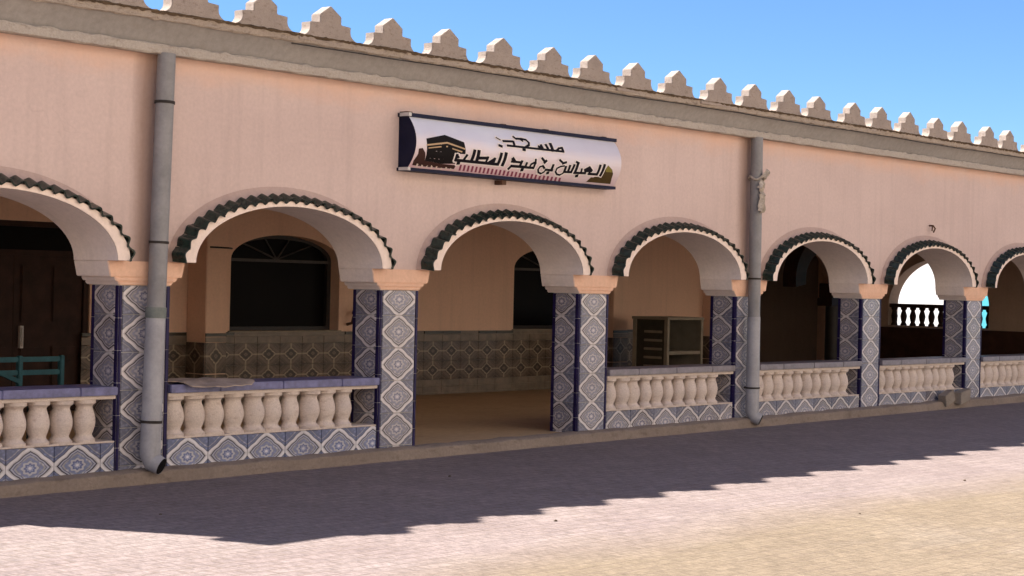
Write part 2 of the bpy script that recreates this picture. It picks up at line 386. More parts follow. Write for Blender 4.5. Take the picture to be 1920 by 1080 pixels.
# arch soffits: their own pale plaster, one per arch
so = MB(); N = 40
for i in range(N):
    a, b = math.pi*i/N, math.pi*(i+1)/N
    so.quad([(AH*math.cos(a), -.149, AR*math.sin(a)), (AH*math.cos(b), -.149, AR*math.sin(b)), (AH*math.cos(b), WT, AR*math.sin(b)), (AH*math.cos(a), WT, AR*math.sin(a))])
som = so.mesh('soffit', M['soffit'], True)
# arch hoods
EH = .15
ring = MB(); bed = MB(); N = 44
prof = [(AH, AR, -EH), (AH+.095, AR+.036, -EH)]
for i in range(N):
    a, b = math.pi*i/N, math.pi*(i+1)/N
    def P(pr, t): return (pr[0]*math.cos(t), pr[2], pr[1]*math.sin(t))
    p0 = (AH, AR, 0); p1 = (AH, AR, -EH); p2 = (AH+.118, AR+.042, -EH); p3 = (AH+.152, AR+.088, -.05); p4 = (AH+.174, AR+.170, 0.0)
    ring.quad([P(p1, a), P(p1, b), P(p2, b), P(p2, a)])
    bed.quad([P(p2, a), P(p2, b), P(p3, b), P(p3, a)]); bed.quad([P(p3, a), P(p3, b), P(p4, b), P(p4, a)])
for sg in (1, -1):
    ring.quad([(sg*AH, 0, 0), (sg*AH, -EH, 0), (sg*(AH+.118), -EH, 0), (sg*(AH+.152), -.05, 0), (sg*(AH+.174), 0, 0)])
ringm = ring.mesh('hood_ring', M['ring'], True); bedm = bed.mesh('mortar_bed', M['bed'], True)
# one glazed half-round tile, axis along +y, bottom centre at origin
def barrel():
    m = MB(); n = 12; p, L, th = .121, .128, .014
    def zz_(x, amp): return .020+amp*math.cos(2*math.pi*x/p)
    xs_ = [-p/2+p*i/n for i in range(n+1)]
    for a, b in zip(xs_, xs_[1:]):
        F0, F1 = zz_(a, .020)-.003, zz_(b, .020)-.003; G0, G1 = zz_(a, .016)-.006, zz_(b, .016)-.006
        m.quad([(a, 0, F0), (b, 0, F1), (b, L, G1), (a, L, G0)]); m.quad([(a, 0, F0-th), (a, L, G0-th), (b, L, G1-th), (b, 0, F1-th)])
        m.quad([(a, 0, F0-th), (b, 0, F1-th), (b, 0, F1), (a, 0, F0)]); m.quad([(a, L, G0-th), (a, L, G0), (b, L, G1), (b, L, G1-th)])
    return m.mesh('roof_tile', M['green'], True)
tilem = barrel()
def hood_spots(n):
    ax, az = AH+.118, AR+.042; K = 400; acc = [0]
    for i in range(K):
        a, b = math.pi*i/K, math.pi*(i+1)/K
        acc.append(acc[-1]+math.hypot(ax*(math.cos(b)-math.cos(a)), az*(math.sin(b)-math.sin(a))))
    out = []
    for q in range(n):
        tgt = acc[-1]*(q+.5)/n; i = min(range(K+1), key=lambda i: abs(acc[i]-tgt)); out.append(math.pi*i/K)
    return out
SPOTS = hood_spots(24)
for k in BAYS:
    c = px(k)+SP/2
    link('soffit', som, B, (c, 0, ZC1))
    h = link('arch_hood', ringm, B, (c, -.002, ZC1+.002))
    link('mortar_bed', bedm, h)
    for t in SPOTS:
        f = Vector(((AH+.112)*math.cos(t), -EH-.022, (AR+.036)*math.sin(t)-.002)); e = Vector(((AH+.158)*math.cos(t), -.03, (AR+.098)*math.sin(t)))
        A = (e-f).normalized(); T = Vector((-(AH+.1)*math.sin(t), 0, (AR+.04)*math.cos(t))).normalized()*-1; Nn = T.cross(A); Nn.normalize()
        if Nn.dot(Vector((math.cos(t), 0, math.sin(t)))) < 0: Nn = -Nn; T = -T
        f = f+A*random.uniform(-.008, .008); s_ = random.uniform(1.0, 1.05)
        tw = random.uniform(-.035, .035); T2 = (T*math.cos(tw)+A*math.sin(tw)).normalized(); A2 = Nn.cross(T2).normalized()
        mt = Matrix(((T2.x*s_, A2.x, Nn.x*s_, f.x), (T2.y*s_, A2.y, Nn.y*s_, f.y), (T2.z*s_, A2.z, Nn.z*s_, f.z), (0, 0, 0, 1)))
        link('roof_tile', tilem, h, mat=mt)

# piers with tiles and capitals
CW, CH = .428, .2975                                  # one diamond of the glazed pattern
def tile_mesh(name, w, h, u0, u1, v0, v1, mat, th=.010, bv=.004):
    m = MB(); b = bv
    pts = [(-w/2, 0, 0), (w/2, 0, 0), (w/2, 0, h), (-w/2, 0, h)]
    fr = [(-w/2+b, -th, b), (w/2-b, -th, b), (w/2-b, -th, h-b), (-w/2+b, -th, h-b)]
    m.quad(fr, [(u0, v0), (u1, v0), (u1, v1), (u0, v1)])
    for i in range(4):
        k = (i+1) % 4; q = [(u0, v0), (u1, v0), (u1, v1), (u0, v1)]
        m.quad([pts[i], pts[k], fr[k], fr[i]], [q[i], q[k], q[k], q[i]])
    return m.mesh(name, mat, fix=False)
gap = .003
TF = tile_mesh('pier_tile', CW-gap, CH-gap, -1, 1, -1, 1, M['tile'])
TFtop = tile_mesh('pier_tile', CW-gap, .228, -1, 1, -1, .55, M['tile'])
SWD = .262
TSa = [tile_mesh('pier_tile', SWD-gap, CH-gap, *uu, -1, 1, M['tile']) for uu in ((-1.0, .30), (-.42, .95))]
TSt = [tile_mesh('pier_tile', SWD-gap, .228, *uu, -1, .55, M['tile']) for uu in ((-1.0, .30), (-.42, .95))]
TFb = tile_mesh('pier_tile', CW-gap, .13, -1, 1, .1, 1, M['tile'])
TSb = [tile_mesh('pier_tile', SWD-gap, .13, *uu, .1, 1, M['tile']) for uu in ((-1.0, .30), (-.42, .95))]
core = MB(); core.box(-PW/2, PW/2, .010, PD, -.3, ZC0+.03); corem = core.mesh('pier', M['grout'])
def strip_mesh(w, h): 
    m = MB(); m.box(-w/2, w/2, -.011, 0, 0, h); return m.mesh('edge_tile', M['cobalt'], False, .003)
EF, ES = strip_mesh(.027, .252), strip_mesh(.036, .252)
cap = MB(); hw = PW/2
def capital():
    m = MB()
    for h0, h1, z0, z1, yo in ((hw+.012, hw+.03, ZC0-.004, 1.463, -.012), (hw+.05, hw+.068, 1.463, 1.497, -.018), (hw+.108, hw+.138, 1.497, ZC1, -.022)):
        b = len(m.v)
        for z, h in ((z0, h0), (z1, h1)):
            m.v += [(-h, yo, z), (h, yo, z), (h, WT+.004, z), (-h, WT+.004, z)]
        for q in ((3, 2, 1, 0), (4, 5, 6, 7), (0, 1, 5, 4), (1, 2, 6, 5), (2, 3, 7, 6), (3, 0, 4, 7)):
            m.f.append(tuple(b+i for i in q)); m.uv.append([(5, 5)]*4)
    me = m.mesh('capital', M['capital'], False, .006, fix=True); me.materials.append(M['soffit'])
    for f_ in me.polygons:
        if abs(f_.normal.x) > .75: f_.material_index = 1
    return me
capm = capital()
RZ90 = Matrix.Rotation(-math.pi/2, 4, 'Z'); RZm = Matrix.Rotation(math.pi/2, 4, 'Z')
Z0 = .012
for n, k in enumerate(PIERS):
    if k == -2: xc = px(k)+.12
    else: xc = px(k)
    p = link('pier', corem, B, (xc, 0, 0))
    link('capital', capm, p)
    v = 0 if k in (-1, 0) else 1
    for r in range(-1, 5):
        z = Z0+r*CH
        fm, sm_ = (TFtop, TSt[v]) if r == 4 else ((TFb, TSb[v]) if r == -1 else (TF, TSa[v]))
        if r == -1: z = Z0-.133
        link('pier_tile', fm, p, (0, .010, z))
        ls = link('pier_tile', sm_, p, mat=Matrix.Translation((-hw, .045+SWD/2, z)) @ RZ90)
        rs = link('pier_tile', sm_, p, mat=Matrix.Translation((hw, .045+SWD/2, z)) @ RZm)
    zs = [ZC0-.006-.255*(i+1) for i in range(6)]
    for z in zs:
        for sx in (-1, 1):
            link('edge_tile', EF, p, (sx*(hw-.0145), .010, z))
            link('edge_tile', ES, p, mat=Matrix.Translation((sx*hw, .0235, z)) @ (RZ90 if sx < 0 else RZm))
        link('edge_tile', ES, p, mat=Matrix.Translation((-hw, .325, z)) @ RZ90)

# balustrades in every bay but the entrance
def baluster():
    m = MB()
    prof = [(.105, 0), (.105, .028), (.092, .038), (.078, .055), (.074, .068), (.086, .095), (.100, .135), (.104, .165), (.102, .195), (.092, .235), (.078, .270), (.074, .285), (.080, .302), (.104, .318), (.105, .345)]
    m.lathe(prof, 16, 1, .85)
    return m.mesh('baluster', M['baluster'], True)
balm = baluster()
railm = {}
def rail_piece(L, mt='railblue'):
    L = (round(L, 3), mt)
    if L not in railm:
        m = MB(); m.box(-L[0]/2+.002, L[0]/2-.002, -.03, PD+.03, 0, .066); railm[L] = m.mesh('rail_tile', M[mt], False, .006)
    return railm[L]
plm = {}
for k in BAYS:
    if k == 0: continue
    x0, x1 = px(k)+hw+.012, px(k+1)-hw-.012
    if k == -2: x0 += .12
    L = x1-x0; m = MB(); m.box(0, L, .014, PD-.02, -.3, .20); m.box(0, L, .004, PD-.02, .20, .214); m.box(0, L, .000, PD-.02, .541, .571)
    b = link('balustrade', m.mesh('balustrade', M['baluster'], False, .004), B, (x0, 0, 0))
    n = int(round((L-.20)/.2135))
    for i in range(n): 
        link('baluster', balm, b, mat=Matrix.Translation((.115+i*.2135+random.uniform(-.006, .006), .085+random.uniform(-.008, .006), .207)) @ Matrix.Rotation(random.uniform(-3, 3), 4, 'Z') @ Matrix.Rotation(random.uniform(-.022, .022), 4, 'Y') @ Matrix.Diagonal((random.uniform(.96, 1.03), random.uniform(.96, 1.04), .972, 1)))
    nr = 4; off = .22
    cuts = [0, .52, 1.22, 1.92, L] if L > 2.2 else [0, .6, 1.3, L]
    for a, c in zip(cuts, cuts[1:]): link('rail_tile', rail_piece(c-a, 'railblue' if k < 1 else 'railgrey'), b, ((a+c)/2, 0, .572+random.uniform(-.001, .001)))
    a = 0.0; xx = .03
    while a < L-.02:
        w = min(CW, L-a); du = w/CW*2
        key = (round(w, 3), k < 1)
        if key not in plm: plm[key] = tile_mesh('plinth_tile', w-gap, .285, -1, -1+du, (-.085-.045)/(CH/2), (.2-.045)/(CH/2), M['tileblue' if k < 1 else 'tile'])
        link('plinth_tile', plm[key], b, (a+w/2, .014, -.085)); a += w

# curb
def curb():
    m = MB(); n = 160; x0, x1 = XL-.3, XR+.3
    rows = []
    for i in range(n+1):
        x = x0+(x1-x0)*i/n; zt = gz(x)+.105+random.uniform(-.007, .007); yf = -.135+random.uniform(-.012, .012)
        rows.append([(x, yf-.012, gz(x)-.03), (x, yf+random.uniform(-.006, .006), gz(x)+.045), (x, yf+.008, zt-.014), (x, yf+.03, zt), (x, .03, zt+.006), (x, .03, gz(x)-.2)])
    for a, b in zip(rows, rows[1:]):
        for i in range(5): m.quad([a[i], b[i], b[i+1], a[i+1]])
    return m.mesh('curb', M['curb'], True)
link('curb', curb(), B)

# gallery floor, back wall, ceiling
m = MB(); m.box(XL, XR, .045, YB+.02, -.4, -.004); link('gallery_floor', m.mesh('gallery_floor', M['floor']), B)
m = MB(); m.box(XL, XR, WT, YB+.5, 2.95, 3.1); link('ceiling', m.mesh('ceiling', M['inner']), B)
WIN = [(2.40, 4.215), (7.66, 9.475)]; WS, WSP, WCR = .868, 1.74, 2.05
DOOR = (-1.52, .36, 2.07); DW = (13.95, 16.72, 1.55, 2.5)
def back():
    m = MB(); H = 2.95; ops = []
    for a, b in WIN: ops.append((a, b, WS, lambda x, a=a, b=b: WSP+(WCR-WSP)*math.sqrt(max(0, 1-((x-(a+b)/2)/((b-a)/2))**2))))
    ops.append((DOOR[0], DOOR[1], 0, lambda x: DOOR[2])); ops.append((DW[0], DW[1], 0, lambda x: DW[2]+(DW[3]-DW[2])*math.sqrt(max(0, 1-((x-(DW[0]+DW[1])/2)/((DW[1]-DW[0])/2))**2))))
    ops.sort(key=lambda o: o[0]); x = XL
    for a, b, z0, fn in ops:
        m.quad([(x, YB, 0), (a, YB, 0), (a, YB, H), (x, YB, H)]); N = 24; rv = .30
        for i in range(N):
            xa, xb = a+(b-a)*(1-math.cos(math.pi*i/N))/2, a+(b-a)*(1-math.cos(math.pi*(i+1)/N))/2
            if z0 > 0: m.quad([(xa, YB, 0), (xb, YB, 0), (xb, YB, z0), (xa, YB, z0)]); m.quad([(xa, YB, z0), (xb, YB, z0), (xb, YB+rv, z0), (xa, YB+rv, z0)])
            m.quad([(xa, YB, fn(xa)), (xb, YB, fn(xb)), (xb, YB, H), (xa, YB, H)]); m.quad([(xa, YB, fn(xa)), (xa, YB+rv, fn(xa)), (xb, YB+rv, fn(xb)), (xb, YB, fn(xb))])
        for xx in (a, b): m.quad([(xx, YB, z0), (xx, YB+rv, z0), (xx, YB+rv, fn(xx)), (xx, YB, fn(xx))])
        x = b
    m.quad([(x, YB, 0), (XR, YB, 0), (XR, YB, H), (x, YB, H)])
    m.box(XL, DW[0]-.12, YB+.34, YB+.5, -.3, 3.1); m.box(DW[1]+.12, XR, YB+.34, YB+.5, -.3, 3.1)
    return m.mesh('back_wall', M['inner'], fix=False)
bw = link('back_wall', back(), B)
# windows of the back wall
for a, b in WIN:
    w = b-a; c = (a+b)/2; N = 24
    def zt(x, s=1.0): return WSP+(WCR-WSP)*math.sqrt(max(0, 1-(x/(w/2))**2))
    fr = MB(); xs_ = [-w/2+w*(1-math.cos(math.pi*i/N))/2 for i in range(N+1)]
    for i in range(N):
        xa, xb = xs_[i], xs_[i+1]; k = .93
        za, zb = zt(xa), zt(xb); ia, ib = WSP+(za-WSP)*.86, WSP+(zb-WSP)*.86
        fr.quad([(xa*k, 0, ia), (xb*k, 0, ib), (xb, 0, zb), (xa, 0, za)]); fr.quad([(xa*k, 0, ia), (xa*k, .06, ia), (xb*k, .06, ib), (xb*k, 0, ib)])
    for s in (-1, 1): fr.box(min(s*w/2, s*w/2*.93), max(s*w/2, s*w/2*.93), 0, .06, WS, WSP)
    fr.box(-w/2, w/2, .002, .06, WS, WS+.05)
    wf = link('window', fr.mesh('window', M['darkframe'], fix=False), B, (c, YB+.16, 0))
    pn = MB(); pn.quad([(x, .05, zt(x)) for x in reversed(xs_)]+[(-w/2, .05, WS), (w/2, .05, WS)]); link('pane', pn.mesh('pane', M['glass']), wf)
    br = MB(); br.box(-w/2*.93, w/2*.93, -.012, .05, 1.715, 1.75); link('transom', br.mesh('transom', M['lightframe']), wf)
    for ang in (45, 75, 105, 135):
        bar = MB(); d = Vector((math.cos(R(ang))*.85, 0, math.sin(R(ang))*.28)); bar.tube([(0, .03, 1.75), tuple(Vector((0, .03, 1.75))+d)], .011, 6); link('fan_bar', bar.mesh('fan_bar', M['lightframe']), wf)
    sg = MB(); sg.box(-w/2-.03, w/2+.03, -.19, .0, WS-.012, WS+.006); link('sill', sg.mesh('sill', M['cabinet'], False, .004), wf)
# double timber door
d = empty('door', (0, 0, 0)); d.parent = B
m = MB(); a, b, H = DOOR; m.box(a, b, YB+.02, YB+.10, 1.70, 1.76); m.box(a, a+.07, YB+.02, YB+.10, 0, H); m.box(b-.07, b, YB+.02, YB+.10, 0, H); m.box(a, b, YB+.02, YB+.10, H-.06, H)
link('door_frame', m.mesh('door_frame', M['wood'], False, .005), d)
mid = -.60
for x0, x1 in ((a+.07, mid-.003), (mid+.003, b-.07)):
    lf = MB(); lf.box(x0, x1, YB+.05, YB+.09, 0, 1.70); leaf = link('door_leaf', lf.mesh('door_leaf', M['wood']), d)
    for z0, z1 in ((.12, .72), (.98, 1.60)):
        ww = (x1-x0-.24)/2
        for q in range(2):
            xx = x0+.08+q*(ww+.08); pm = MB(); pm.box(xx, xx+ww, YB+.030, YB+.052, z0, z1); link('door_panel', pm.mesh('door_panel', M['wood'], False, .012), leaf)
hd = MB(); hd.tube([(mid+.09, YB+.0, .72), (mid+.09, YB+.0, .92)], .012, 8); hd.box(mid+.07, mid+.11, YB+.01, YB+.05, .70, .94); link('door_handle', hd.mesh('door_handle', M['steel']), d)
tg = MB(); tg.box(a+.07, b-.07, YB+.06, YB+.075, 1.76, H-.06); link('transom_pane', tg.mesh('transom_pane', M['glass']), d)
# recess added to make this stretch of wall darker, with a door inside
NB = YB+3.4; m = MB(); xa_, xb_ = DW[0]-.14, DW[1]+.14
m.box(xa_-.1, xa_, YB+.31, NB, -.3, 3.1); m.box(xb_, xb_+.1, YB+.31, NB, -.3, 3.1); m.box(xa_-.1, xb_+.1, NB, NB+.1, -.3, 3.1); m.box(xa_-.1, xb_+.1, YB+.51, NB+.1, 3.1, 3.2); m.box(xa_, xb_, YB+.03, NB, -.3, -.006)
link('niche', m.mesh('niche', m_plaster('niche_plaster', (.30, .21, .16), (.34, .24, .18)), fix=False), B)  # plaster colour darkened as well, standing in for deep shade
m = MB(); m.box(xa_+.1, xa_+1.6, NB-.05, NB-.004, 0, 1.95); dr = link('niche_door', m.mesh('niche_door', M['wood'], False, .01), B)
for zz0, zz1 in ((.15, .85), (1.0, 1.8)):
    for xq in (.25, .95): m = MB(); m.box(xa_+.1+xq, xa_+.1+xq+.5, NB-.075, NB-.048, zz0, zz1); link('door_panel', m.mesh('door_panel', M['wood'], False, .01), dr)
# blind arch on a dark column
bl = empty('blind_arch'); bl.parent = B
m = MB(); cx_, ra, rb, N = 15.75, .60, .93, 26
for i in range(N):
    t0, t1 = math.pi*(i/N*1.12-.06), math.pi*((i+1)/N*1.12-.06)
    for yy in (YB-.26,):
        q = [(cx_+ra*math.cos(t0), 1.72+ra*.8*math.sin(t0)), (cx_+rb*math.cos(t0), 1.72+rb*.8*math.sin(t0)), (cx_+rb*math.cos(t1), 1.72+rb*.8*math.sin(t1)), (cx_+ra*math.cos(t1), 1.72+ra*.8*math.sin(t1))]
        m.prism(q, yy, YB+.002)
link('arch_band', m.mesh('arch_band', M['wood']), bl)
m = MB(); m.box(cx_+.22, cx_+.92, YB-.30, YB, 1.26, 1.40); m.box(cx_+.28, cx_+.86, YB-.28, YB, 1.40, 1.66); link('column_capital', m.mesh('column_capital', M['wood'], False, .01), bl)
m = MB(); m.tube([(cx_+.5, YB-.16, 0), (cx_+.5, YB-.16, 1.26)], .13, 16); link('column', m.mesh('column', M['darkframe'], True), bl)
# pilasters
for x0, x1, dp in ((1.74, 2.06, .34), (9.62, 9.98, .30), (12.4, 12.8, .34)):
    m = MB(); m.box(x0, x1, YB-dp, YB, 0, 2.95); link('pilaster', m.mesh('pilaster', M['inner'], False, .008), B)
# tiled dado
dd = link('dado', (lambda m: (m.box(DOOR[1]+.1, DW[0]-.1, YB-.012, YB+.001, 0, .86), m.mesh('dado', M['dadoplain']))[1])(MB()), B)
DCW, DCH = .37, .26
DT = tile_mesh('dado_tile', DCW-.003, DCH-.003, -1, 1, -1, 1, M['dado'], .008, .002)
DB = tile_mesh('dado_border', DCW-.004, .088, -1, 1, -1, 1, M['dadoplain'], .008, .003)
DC = tile_mesh('dado_cap', DCW-.004, .04, -1, 1, -1, 1, M['dadocap'], .016, .004)
x = 5.98-.37*15
while x < DW[0]-.3:
    if not any(p0-.19 < x < p1+.19 for p0, p1 in ((1.74, 2.06), (9.62, 9.98), (12.4, 12.8))):
        for z in (.20, .46): link('dado_tile', DT, dd, (x, YB-.012, z))
        for z in (.02, .11, .722): link('dado_border', DB, dd, (x, YB-.012, z))
        if not any(a-.1 < x < b+.1 for a, b in WIN) and random.random() < .85: link('dado_cap', DC, dd, (x, YB-.012, .82))
    x += DCW
for x0, x1, dp in ((1.74, 2.06, .34), (9.62, 9.98, .30), (12.4, 12.8, .34)):
    w = x1-x0; tm = tile_mesh('dado_tile', w-.004, .36, -1, 1, -1.3, 1.0, M['dado'], .008, .002); tb = tile_mesh('dado_border', w-.004, .17, -1, 1, -1, 1, M['dadoplain'], .008, .003); tc = tile_mesh('dado_cap', w, .04, -1, 1, -1, 1, M['dadocap'], .014, .004)
    ts = tile_mesh('dado_tile', dp-.004, .36, -1, 1, -1.3, 1.0, M['dado'], .008, .002)
    for z in (.02, .39): 
        link('dado_tile', tm, dd, ((x0+x1)/2, YB-dp, z)); link('dado_tile', ts, dd, mat=Matrix.Translation((x0, YB-dp/2, z)) @ RZ90)
    link('dado_border', tb, dd, ((x0+x1)/2, YB-dp, .755-.17+.17*0)) if False else None
    link('dado_cap', tc, dd, ((x0+x1)/2, YB-dp, .82)); tb2 = tile_mesh('dado_border', w-.004, .06, -1, 1, -1, 1, M['dadoplain'], .008, .003); link('dado_border', tb2, dd, ((x0+x1)/2, YB-dp, .755))
# end walls: left closed, right with a raised balustrade in an arched opening
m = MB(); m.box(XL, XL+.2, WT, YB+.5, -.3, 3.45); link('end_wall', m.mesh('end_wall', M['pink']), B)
def endwall():
    m = MB(); c, a, zs, r, z0, H = 3.62, .98, 1.28, .86, .93, 2.95; N = 28; X0, X1 = XR-.35, XR
    ysq = [c-a+2*a*(1-math.cos(math.pi*i/N))/2 for i in range(N+1)]
    def f(y): return zs+r*math.sqrt(max(0, 1-((y-c)/a)**2))
    m.box(X0, X1, WT, c-a, -.3, H); m.box(X0, X1, c+a, YB+.4, -.3, H); m.box(X0, X1, c-a, c+a, -.3, z0)
    for y0, y1 in zip(ysq, ysq[1:]):
        for X in (X0, X1): m.quad([(X, y0, f(y0)), (X, y1, f(y1)), (X, y1, H), (X, y0, H)])
        m.quad([(X0, y0, f(y0)), (X1, y0, f(y0)), (X1, y1, f(y1)), (X0, y1, f(y1))])
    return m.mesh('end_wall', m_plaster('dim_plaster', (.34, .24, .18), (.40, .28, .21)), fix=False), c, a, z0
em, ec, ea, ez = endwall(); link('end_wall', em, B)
m = MB(); m.box(XR-.32, XR-.06, ec-ea, ec+ea, 1.255, 1.325); eb = link('balustrade', m.mesh('balustrade', M['wood'], False, .005), B)
sb = MB(); pr_ = [(r*.62, z*.93) for r, z in [(.096, 0), (.096, .025), (.066, .055), (.063, .068), (.080, .10), (.100, .175), (.094, .205), (.062, .275), (.058, .29), (.094, .318), (.096, .347)]]; sb.lathe(pr_, 10)
sbm = sb.mesh('baluster', M['wood'], True); y = ec-ea+.07
while y < ec+ea-.03: link('baluster', sbm, eb, (XR-.19, y, .932)); y += .185
# low dark partition across the far end of the gallery
m = MB(); m.box(XR-.62, XR-.36, WT+.3, YB-.02, 0, .90); link('partition', m.mesh('partition', M['wood']), B)

# roof slab, cornice, merlons
m = MB(); m.box(XL-.05, XR+.1, -.10, YB+.6, 3.44, 3.56); link('roof_slab', m.mesh('roof_slab', M['fascia']), B)
def along(prof, step, jit, mat, name, x0=XL-.12, x1=XR+.15, smooth=False):
    m = MB(); n = int((x1-x0)/step); rows = []
    for i in range(n+1):
        x = x0+(x1-x0)*i/n; rows.append([(x, y+random.uniform(-jy, jy), z+random.uniform(-jz, jz)) for (y, z), (jy, jz) in zip(prof, jit)])
    for a, b in zip(rows, rows[1:]):
        for i in range(len(prof)-1): m.quad([a[i], b[i], b[i+1], a[i+1]])
    m.quad(rows[0]); m.quad(list(reversed(rows[-1])))
    return m.mesh(name, mat, smooth)
lip = along([(.0, 3.268), (-.110, 3.262), (-.123, 3.27), (-.123, 3.33), (-.113, 3.343), (-.08, 3.337), (.0, 3.33)], .07, [(0, 0), (.004, .006), (.004, .005), (.004, .005), (.006, .008), (.004, .004), (0, 0)], M['lip'], 'cornice_lip')
link('cornice_lip', lip, B)
cove = along([(-.072, 3.325), (-.088, 3.36), (-.112, 3.405), (-.142, 3.45), (-.172, 3.487), (-.198, 3.512)], .5, [(0, 0)]*6, M['fascia'], 'cornice_cove', smooth=True)
link('cornice_cove', cove, B)
edge = along([(-.10, 3.513), (-.206, 3.507), (-.220, 3.517), (-.220, 3.552), (-.224, 3.568), (-.214, 3.577), (-.10, 3.577), (.0, 3.575)], .06, [(0, 0), (.005, .006), (.006, .005), (.006, .004), (.009, .006), (.008, .006), (0, 0), (0, 0)], M['edge'], 'slab_edge')
link('slab_edge', edge, B)
moss = along([(-.20, 3.570), (-.231, 3.562), (-.234, 3.578), (-.226, 3.586), (-.20, 3.584)], .035, [(0, 0), (.004, .009), (.005, .004), (.004, .005), (0, 0)], m_concrete('mossy_dirt', (.085, .055, .032), (.15, .10, .06), 14, (.04, .027, .015), .6, .9), 'moss_line')
link('moss_line', moss, B)
def merlon():
    prof = []
    hwv = .372
    for i in range(7):
        t = i/6*math.pi/2; prof.append((hwv-(hwv-.246)*math.sin(t), 3.578+.082*(1-math.cos(t))))
    right = prof+[(.248, 3.704), (.130, 3.712), (.130, 3.780), (0, 3.862)]
    left = [(-x, z) for x, z in reversed(right[:-1])]
    m = MB(); m.prism([(x, z) for x, z in right]+left, -.215, -.105); m.box(-hwv, hwv, -.208, -.11, 3.54, 3.5785)
    return m.mesh('merlon', M['merlon'], False, .005)
mer = merlon(); MS, M0 = .74406, -.39648
for k in range(-7, 25):
    x = M0+k*MS
    if x < XL+.2 or x > XR-.2: continue
    link('merlon', mer, B, mat=Matrix.Translation((x, random.uniform(-.010, .010), random.uniform(-.008, .004))) @ Matrix.Rotation(random.uniform(-.014, .014), 4, 'Y') @ Matrix.Rotation(random.uniform(-.03, .03), 4, 'Z') @ Matrix.Diagonal((random.uniform(.98, 1.0), random.uniform(.95, 1.08), 1, 1)))
# drain holes above the pipes
for x, w, hh in ((-2.93, .20, .065), (5.80, .13, .03)):
    h = MB(); n = 12
    for i in range(n):
        a, b = math.pi*i/n, math.pi*(i+1)/n
        h.quad([(w*math.cos(a), -.018-.02*math.sin(a), hh*math.sin(a)), (w*math.cos(b), -.018-.02*math.sin(b), hh*math.sin(b)), (0, -.004, .0)])
        h.quad([(w*math.cos(a), -.018-.02*math.sin(a), hh*math.sin(a)), (w*1.15*math.cos(a), .0, hh*1.25*math.sin(a)), (w*1.15*math.cos(b), .0, hh*1.25*math.sin(b)), (w*math.cos(b), -.018-.02*math.sin(b), hh*math.sin(b))])
    link('drain_hole', h.mesh('drain_hole', M['clamp']), B, (x, -.03, 3.335))

# ------------------------------------------------------------------ downpipes
def pipe(name, top, bot, r, rings, label):
    o = empty(name, (bot[0], bot[1], bot[2])); tag(o, label, 'drainpipe', 'drainpipes on the facade')
    T, Bt = Vector(top)-Vector(bot), Vector((0, 0, 0))
    def at(z): f = (z-bot[2])/(top[2]-bot[2]); return Bt.lerp(T, f)
    m = MB(); m.tube([tuple(at(1.20)), tuple(at(2.2)), tuple(T)], [r, r, r*.98], 20); link('upper_tube', m.mesh('upper_tube', M['pipe'], True), o)
    m = MB(); e = at(.10)
    m.tube([tuple(at(1.20)), tuple(at(.36)), tuple(e), (e.x+.012, e.y-.02, .045-bot[2]), (e.x+.045, e.y-.09, .012-bot[2])], [r*1.06, r*1.1, r*1.12, r*1.08, r*.95], 20, False); link('lower_tube', m.mesh('lower_tube', M['pipelow'], True), o)
    m = MB(); m.tube([(e.x+.041, e.y-.082, .016-bot[2]), (e.x+.0455, e.y-.0915, .0115-bot[2])], r*.86, 16); link('outlet', m.mesh('outlet', M['black']), o)
    for z, h, kk, mt in rings:
        p0, p1 = at(z-h/2), at(z+h/2); m = MB(); m.tube([tuple(p0), tuple(p1)], r*kk, 20); nm = 'collar' if mt == 'collar' else 'clamp'
        c = link(nm, m.mesh(nm, M[mt], True), o)
        if nm == 'clamp':
            q = MB(); p = at(z); q.tube([(p.x, p.y, p.z), (p.x, -bot[1]+.01, p.z)], .012, 6); link('bracket', q.mesh('bracket', M['clamp']), c)
    return o
pipe('drainpipe', (-2.83, -.10, 3.272), (-2.93, -.125, -.1), .074, [(2.885, .022, 1.1, 'clamp'), (1.775, .02, 1.08, 'clamp'), (1.22, .085, 1.13, 'collar'), (.36, .022, 1.18, 'clamp')], 'grey drainpipe down the pier nearest the camera, beside the bench')
pipe('drainpipe', (5.79, -.10, 3.272), (5.80, -.115, -.08), .071, [(1.64, .02, 1.08, 'clamp'), (.38, .02, 1.18, 'clamp')], 'grey drainpipe with a dirty rag tied near its top')
# rag tied on the second pipe
rg = MB()
for q in range(5):
    pts = []; base = Vector((5.775+random.uniform(-.02, .02), -.185, 2.80-q*.06))
    wv_ = random.uniform(.035, .06)
    n = 6; rows = []
    dirv = [(.085, .10), (-.10, -.07), (-.03, -.24), (.035, -.22), (-.06, -.15)][q]
    for i in range(n+1):
        f = i/n; c = base+Vector((dirv[0]*f, -.02*math.sin(f*3)+random.uniform(-.015, .015), dirv[1]*f))
        wd = wv_*(1-.5*f)+random.uniform(-.015, .015); px_ = Vector((-dirv[1], 0, dirv[0])).normalized()*wd
        rows.append((c+px_, c+Vector((0, -.035, 0)), c-px_))
    for a, b in zip(rows, rows[1:]): rg.quad([a[0], b[0], b[1], a[1]]); rg.quad([a[1], b[1], b[2], a[2]])
rg.tube([(5.79+.085*math.cos(t/3), -.105+.085*math.sin(t/3), 2.80+.02*math.sin(t)) for t in range(20)], .014, 6)
o = link('rag', rg.mesh('rag', M['rag'], True)); tag(o, 'dirty pale rag knotted round the drainpipe right of the sign', 'rag')

